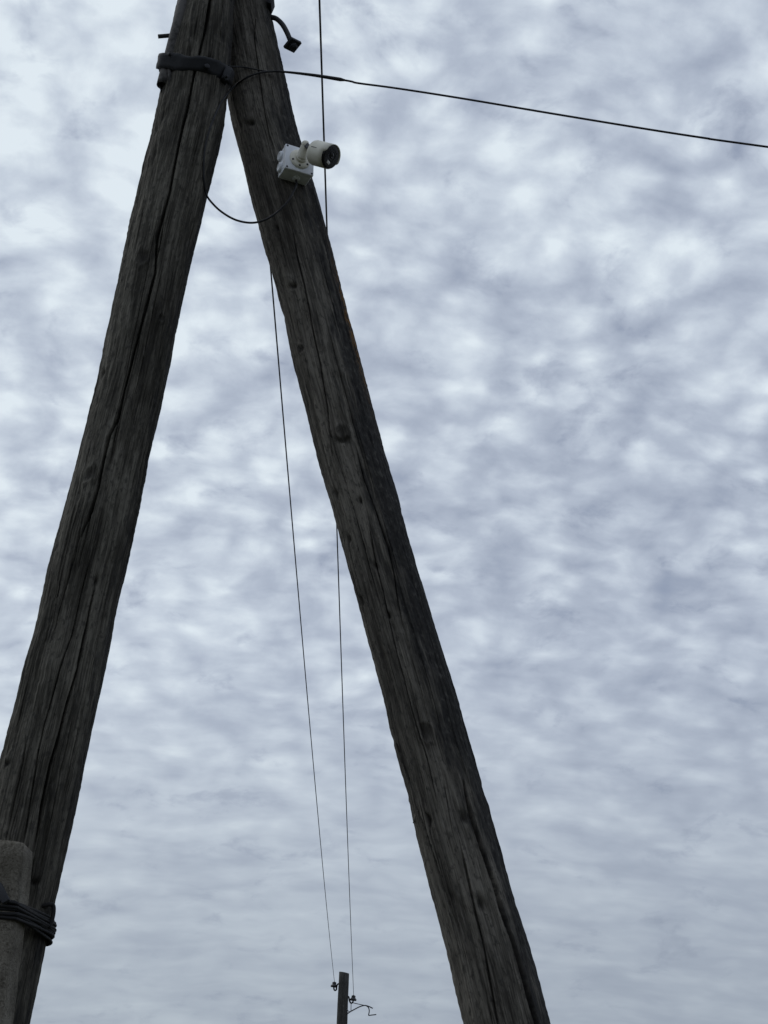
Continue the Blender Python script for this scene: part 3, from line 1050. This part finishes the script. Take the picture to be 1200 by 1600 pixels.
# ------------------------------------------------------------------ junction box
PSI = R(26)
n_ = Vector((math.sin(PSI), -math.cos(PSI), 0))        # box front
r_ = Vector((math.cos(PSI), math.sin(PSI), 0))         # box right
u_ = Vector((0, 0, 1))
ctr_back, _th = right.surf(456.5, 266.5, 0.004)
BW, BH, BD = 0.118, 0.114, 0.074
jb = thing('junction_box', 'small pale grey plastic junction box fixed to the right pole', 'junction box', ctr_back)
bx = bmesh.new()
box(bx, ctr_back + n_ * (BD - 0.018) / 2, r_ * (BW / 2 - 0.0015), u_ * (BH / 2 - 0.0015), n_ * (BD - 0.018) / 2, 0.004, 3)
obj('body', bx, M_BOX, jb)
bx = bmesh.new()
box(bx, ctr_back + n_ * (BD - 0.0085), r_ * BW / 2, u_ * BH / 2, n_ * 0.0085, 0.0035, 3)
lid = obj('lid', bx, M_BOX, jb)
for i in (-1, 1):
    for j in (-1, 1):
        bx = bmesh.new()
        lathe(bx, ctr_back + n_ * (BD - 0.001) + r_ * i * (BW / 2 - 0.008) + u_ * j * (BH / 2 - 0.008), n_, [(0, 0.0042), (0.002, 0.0042), (0.0025, 0.003)], 12)
        obj('screw', bx, M_SCREW, lid)
for j in (-1, 1):
    bx = bmesh.new()
    lathe(bx, ctr_back + n_ * 0.026 - r_ * (BW / 2 - 0.003) + u_ * (j * 0.026 + 0.003), -r_, [(0, 0.0205), (0.008, 0.020), (0.011, 0.0165), (0.012, 0.011), (0.010, 0.009), (0.010, 0.0)], 24)
    obj('entry_cap', bx, M_BOX, jb)
bx = bmesh.new()
gl = ctr_back + n_ * 0.030 - u_ * (BH / 2 - 0.004) + r_ * 0.005
lathe(bx, gl, -u_, [(0, 0.0160), (0.006, 0.0155), (0.010, 0.011), (0.011, 0.006), (0.011, 0)], 24)
obj('cable_gland', bx, M_BOX, jb)
bx = bmesh.new()
box(bx, ctr_back + r_ * -0.045 + u_ * (BH / 2 + 0.004) + n_ * 0.008, r_ * 0.008, u_ * 0.008, n_ * 0.003, 0.0015)
obj('mounting_ear', bx, M_BOX, jb)

# ------------------------------------------------------------------ security camera
dc = ctr_back + n_ * BD
sc_ = thing('security_camera', 'cream bullet security camera with black face, mounted on the box lid', 'security camera', dc)
bx = bmesh.new()
lathe(bx, dc - n_ * 0.0005, n_, [(0, 0.0415), (0.005, 0.0415), (0.0085, 0.039), (0.0105, 0.032), (0.012, 0.0255), (0.013, 0.0)], 48)
mb = obj('mount_base', bx, M_CAM, sc_)
for a in (205, 265, 325, 35):
    bx = bmesh.new()
    q = dc + n_ * 0.0082 + (r_ * math.cos(R(a)) + u_ * math.sin(R(a))) * 0.0340
    lathe(bx, q, n_, [(0, 0.0042), (0.0025, 0.0040), (0.003, 0.0)], 10)
    obj('screw', bx, M_SCREW, mb)
bx = bmesh.new()
lathe(bx, dc + n_ * 0.0105, n_, [(0, 0.0225), (0.010, 0.0225), (0.0115, 0.0205), (0.0125, 0.0)], 36)
obj('collar', bx, M_CAM, sc_)
ball = dc + n_ * 0.052 + u_ * 0.034
ae = (ball - (dc + n_ * 0.015))
bx = bmesh.new()
arm_pts = spline([dc + n_ * 0.016 + u_ * 0.000, dc + n_ * 0.024 + u_ * 0.006, dc + n_ * 0.036 + u_ * 0.018, ball], 5)
na = len(arm_pts)
tube(bx, arm_pts, [0.0205 - 0.0060 * i / (na - 1) for i in range(na)], 24)
obj('arm', bx, M_CAM, sc_)
bx = bmesh.new()
bmesh.ops.create_uvsphere(bx, u_segments=24, v_segments=14, radius=0.0155)
bmesh.ops.translate(bx, verts=bx.verts, vec=ball)
obj('ball_joint', bx, M_CAM, sc_)

AX = Vector((0.75, -0.36, -0.52)).normalized()
HR, HL = 0.0475, 0.092
rear = at(490.5, 238, ball.y - 0.02)
fc = rear + AX * HL
UP = (Vector((0, 0, 1)) - AX * AX.z).normalized()
SD = AX.cross(UP)
bx = bmesh.new()
box(bx, (ball + rear) / 2 + AX * 0.004, (rear + AX * 0.012 - ball) / 2, UP * 0.010, SD * 0.009, 0.003)
obj('neck', bx, M_GREY, sc_)


def rim(a, i, s, r):
    # the shell's brow reaches past its lower half by a step
    if i in (6, 7):
        k = 1 / (1 + math.exp((math.cos(a) + 0.10) * -26))
        return (s - 0.013 * (1 - k), r)
    return (s, r)


bx = bmesh.new()
lathe(bx, rear, AX, [(0.0, 0.0), (0.0, HR * 0.78), (0.0015, HR * 0.88), (0.005, HR * 0.96), (0.011, HR), (HL * 0.62, HR), (HL, HR * 1.0), (HL, HR - 0.0028), (HL - 0.030, HR - 0.0028), (HL - 0.030, 0.0)], 72, UP, rim)
hs = obj('housing', bx, M_CAM, sc_)
bx = bmesh.new()
lathe(bx, rear, AX, [(HL - 0.034, 0.0), (HL - 0.034, HR - 0.0032), (HL - 0.0055, HR - 0.0032), (HL - 0.0035, HR - 0.0050), (HL - 0.003, HR - 0.008), (HL - 0.0042, HR * 0.4), (HL - 0.0042, 0.0)], 72, UP)
fp = obj('face_plate', bx, M_BLACK, sc_)
bx = bmesh.new()
lq = rear + AX * (HL - 0.0046) + UP * 0.008
lathe(bx, lq, AX, [(0, 0.0135), (0.003, 0.0135), (0.0036, 0.0115), (0.002, 0.0105), (0.0015, 0.009), (0.0032, 0.006), (0.004, 0.0)], 32)
obj('lens', bx, M_BLACK, fp)
fr = bmesh.new()
for v, w in ((SD, UP), (-SD, UP), (UP, SD), (-UP, SD)):
    box(fr, lq + AX * 0.001 + v * 0.0195, w * 0.0195, v * 0.0010, AX * 0.0010)
obj('lens_frame', fr, M_GREY, fp, smooth=False)
bx = bmesh.new()
box(bx, rear + AX * (HL - 0.0030) - UP * 0.0250, SD * 0.0085, UP * 0.0058, AX * 0.0012, 0.001)
obj('light_window', bx, M_WINDOW, fp)
# the small printed word mark on the housing's near side: unreadable strokes
bx = bmesh.new()
for k in range(9):
    a0 = 1.62 if SD.y < 0 else -1.62
    s0 = 0.019 + k * 0.0030
    nrm = UP * math.cos(a0) + SD * math.sin(a0)
    tg = AX.cross(nrm)
    box(bx, rear + AX * s0 + nrm * (HR + 0.0001), AX * (0.0011 if k % 3 else 0.0008), tg * 0.0016, nrm * 0.0003)
obj('word_mark', bx, M_GREY, hs, smooth=False)

# ------------------------------------------------------------------ cables
cbm = bmesh.new()
g0 = gl - u_ * 0.008
loop = [g0, g0 - u_ * 0.03 + n_ * 0.002]
for x, y, f in ((452, 311, 0.10), (440, 325, 0.22), (424, 338, 0.36), (407, 346, 0.50), (389, 348, 0.62), (368, 343.5, 0.75), (349, 333, 0.86), (334, 320, 0.95)):
    ya, yb2 = g0.y - 0.01, left.surf(322, 304, 0.008)[0].y
    pt = at(x, y, ya + (yb2 - ya) * f)
    loop.append(pt)
loop.append(at(322.5, 304, left.surf(322, 304, 0.008)[0].y))
for x, y in ((318.5, 280), (318.5, 250), (322, 222), (331, 192), (343, 165)):
    loop.append(left.surf(x, y, 0.010)[0])
loop.append(at(353, 150, YL - 0.03))
for x, y in ((366, 135), (384, 122), (403, 114.5), (420, 112)):
    loop.append(right.surf(x, y, 0.015)[0])
loop.append(at(441, 112, YR - 0.12))
for x, y, Y in ((490, 117.5, 4.63), (545, 126.5, 4.61), (560, 130, 4.605), (620, 138, 4.58), (720, 153.5, 4.54), (860, 177, 4.49), (1000, 200, 4.43), (1100, 215.5, 4.39), (1210, 231, 4.35)):
    loop.append(at(x, y, Y))
last = loop[-1]
dv = (loop[-1] - loop[-3]).normalized()
loop += [last + dv * 2 + Vector((0, 0, 0.03)), last + dv * 5 + Vector((0, 0, 0.2)), last + dv * 11 + Vector((0, 0, 0.9))]
path = spline(loop, 7)
ncut = len(path)
rads = []
for i, p in enumerate(path):
    x = p.x
    k = min(1.0, max(0.0, (x - at(430, 112, 4.65).x) / 0.25)) if p.z > at(430, 135, 4.65).z else 0.0
    rads.append(0.0040 + 0.0034 * k)
tube(cbm, path, rads, 8)
cab = obj('cable', cbm, M_CABLE, origin=g0)
tag(cab, 'black cable looping from the camera box to the poles and off to the right', 'cable')
cbm = bmesh.new()
tw_ = [at(357, 102, left.surf(352, 104)[0].y - 0.02), at(364, 104, 4.60)] + [right.surf(x, y, 0.013)[0] for x, y in ((378, 104.5), (395, 107.5), (410, 110.5), (424, 112))]
tube(cbm, spline(tw_, 6), 0.0028, 6)
tie = obj('tie_wire', cbm, M_CABLE, origin=tw_[0])
tag(tie, 'thin dark tie wire from the lower steel strap to the black cable', 'wire')

# ------------------------------------------------------------------ far pole
YF = 33.0
ft, fb = at(537.5, 1520, YF), at(534, 1600, YF)
lean = (ft - fb) / (ft.z - fb.z)
foot = ft - lean * ft.z
fp_ = thing('wooden_pole', 'far dark wooden pole with insulators, standing small at the lower edge', 'pole', foot)
fb_ = bmesh.new()
rings = []
for i in range(30):
    t = i / 29
    p = foot + (ft - foot) * t
    rr = 0.150 - 0.043 * t
    rg2 = []
    for k in range(20):
        a = 2 * math.pi * k / 20
        w = 1 + 0.03 * math.sin(3 * a + t * 9) + 0.02 * math.sin(t * 40 + a)
        q = p + Vector((math.cos(a) * rr * w, math.sin(a) * rr * w, 0))
        if i == 29:
            q.z += 0.02 * -math.cos(a)
        rg2.append(fb_.verts.new(q))
    rings.append(rg2)
for A, B in zip(rings, rings[1:]):
    for k in range(20):
        fb_.faces.new((A[k], A[(k + 1) % 20], B[(k + 1) % 20], B[k]))
fb_.faces.new(rings[-1])
sh = obj('shaft', fb_, M_FAR, fp_)
a_ = sh.data.attributes.new('grain', 'FLOAT_VECTOR', 'POINT')
a_.data.foreach_set('vector', np.array([tuple(v.co) for v in sh.data.vertices], dtype=np.float32).ravel())
for nm in ('knot', 'stain_tone', 'lichen'):
    sh.data.attributes.new(nm, 'FLOAT', 'POINT')

INS = []


def insulator(px, label, side, scale=1.0, Y=YF - 0.02):
    """px: photo points of hook root, bend low, cap base, cap top."""
    P_ = [at(x, y, Y) for x, y in px]
    t = thing('insulator', label, 'insulator', P_[0], 'insulators on the poles')
    b1 = bmesh.new()
    tube(b1, spline(P_[:-1], 5), 0.016, 8)
    obj('hook', b1, M_STEEL, t)
    b2 = bmesh.new()
    base_, top = P_[-2], P_[-1]
    ax = (top - base_)
    L = ax.length
    lathe(b2, base_ - ax * 0.05, ax, [(0, 0.030), (0.0, 0.068), (L * 0.30, 0.070), (L * 0.42, 0.050), (L * 0.55, 0.050), (L * 0.66, 0.036), (L * 0.74, 0.046), (L * 0.92, 0.042), (L * 1.05, 0.020), (L * 1.08, 0)], 20)
    obj('cap', b2, M_PORC, t)
    INS.append(top)
    return t, P_


_, PL = insulator([(531, 1536.5), (527.5, 1538), (526, 1542), (525.6, 1546), (523.5, 1547.6), (521.8, 1545.5), (521.6, 1542), (522.6, 1534)],
                  'left insulator on the far pole, dark cap on a bent hook', -1)
_, PR = insulator([(543, 1556.5), (545, 1558), (546, 1563), (547.5, 1566.5), (549.5, 1567.4), (551.4, 1565.5), (551.8, 1563), (552.6, 1555)],
                  'right insulator on the far pole, set lower on a bent hook', 1)

# lamp bracket
lbk = thing('lamp_bracket', 'thin curved steel bracket without a lamp on the far pole', 'bracket', at(543, 1584, YF))
b1 = bmesh.new()
tube(b1, spline([at(x, y, YF - 0.05) for x, y in ((541.5, 1585), (547, 1581), (556, 1576), (563, 1572.6), (570, 1571), (576, 1572.5), (582.5, 1575.5))], 5), 0.012, 8)
obj('arm', b1, M_WIRE, lbk)
b1 = bmesh.new()
tube(b1, spline([at(x, y, YF - 0.05) for x, y in ((572, 1571.3), (575.5, 1574), (577, 1579), (576.3, 1584), (576.2, 1586.5), (581, 1586), (588, 1585.2))], 4), 0.011, 8)
obj('drop_arm', b1, M_WIRE, lbk)
b1 = bmesh.new()
tube(b1, [at(x, y, YF - 0.05) for x, y in ((552, 1567), (562, 1569.3), (571, 1571.2))], 0.008, 6)
obj('brace', b1, M_WIRE, lbk)
b1 = bmesh.new()
tube(b1, [at(x, y, YF - 0.05) for x, y in ((548.6, 1567), (548.4, 1580.5))], 0.007, 6)
obj('brace', b1, M_WIRE, lbk)
b1 = bmesh.new()
tube(b1, [at(x, y, YF - 0.05) for x, y in ((542, 1577), (545, 1580.5), (548.4, 1580.5))], 0.007, 6)
obj('brace', b1, M_WIRE, lbk)


# ------------------------------------------------------------------ overhead wires from the far pole to the near pole tops
def overhead(a, b, sag, label, rad=0.0050):
    bm = bmesh.new()
    pts = []
    for i in range(101):
        t = (i / 100) ** 1.6                        # closer steps near the camera
        p = a.lerp(b, t)
        p.z -= sag * 4 * t * (1 - t)
        pts.append(p)
    tube(bm, pts, rad, 8)
    o = obj('overhead_wire', bm, M_WIRE, origin=a)
    return tag(o, label, 'wire', 'overhead wires to the far pole')


wa = at(496.2, -90, 5.05)
overhead(wa, INS[1], 0.22, 'right overhead wire, bare and thin, passing behind the right pole to the far pole')
wb = at(386, -20, 4.99)
overhead(wb, INS[0], 0.22, 'left overhead wire, thin, running down between the two poles to the far pole', 0.0046)
# hook that carries the right wire above the upper edge of the view
t4 = thing('insulator', 'insulator on the right pole top carrying the right overhead wire', 'insulator', right.on(wa.z - 0.12, 1.3), 'insulators on the poles')
b1 = bmesh.new()
tube(b1, spline([right.on(wa.z - 0.10, 1.6, -0.04), right.on(wa.z - 0.10, 1.6, 0.05), wa + Vector((-0.02, 0, -0.16)), wa + Vector((0.0, 0, -0.10)), wa + Vector((0, 0, -0.06))], 5), 0.011, 10)
obj('hook', b1, M_STEEL, t4)
b1 = bmesh.new()
lathe(b1, wa + Vector((0, 0, -0.09)), (0, 0, 1), [(0, 0.025), (0, 0.04), (0.04, 0.041), (0.055, 0.03), (0.075, 0.03), (0.085, 0.022), (0.10, 0.028), (0.115, 0.02), (0.118, 0)], 24)
obj('cap', b1, M_PORC, t4)
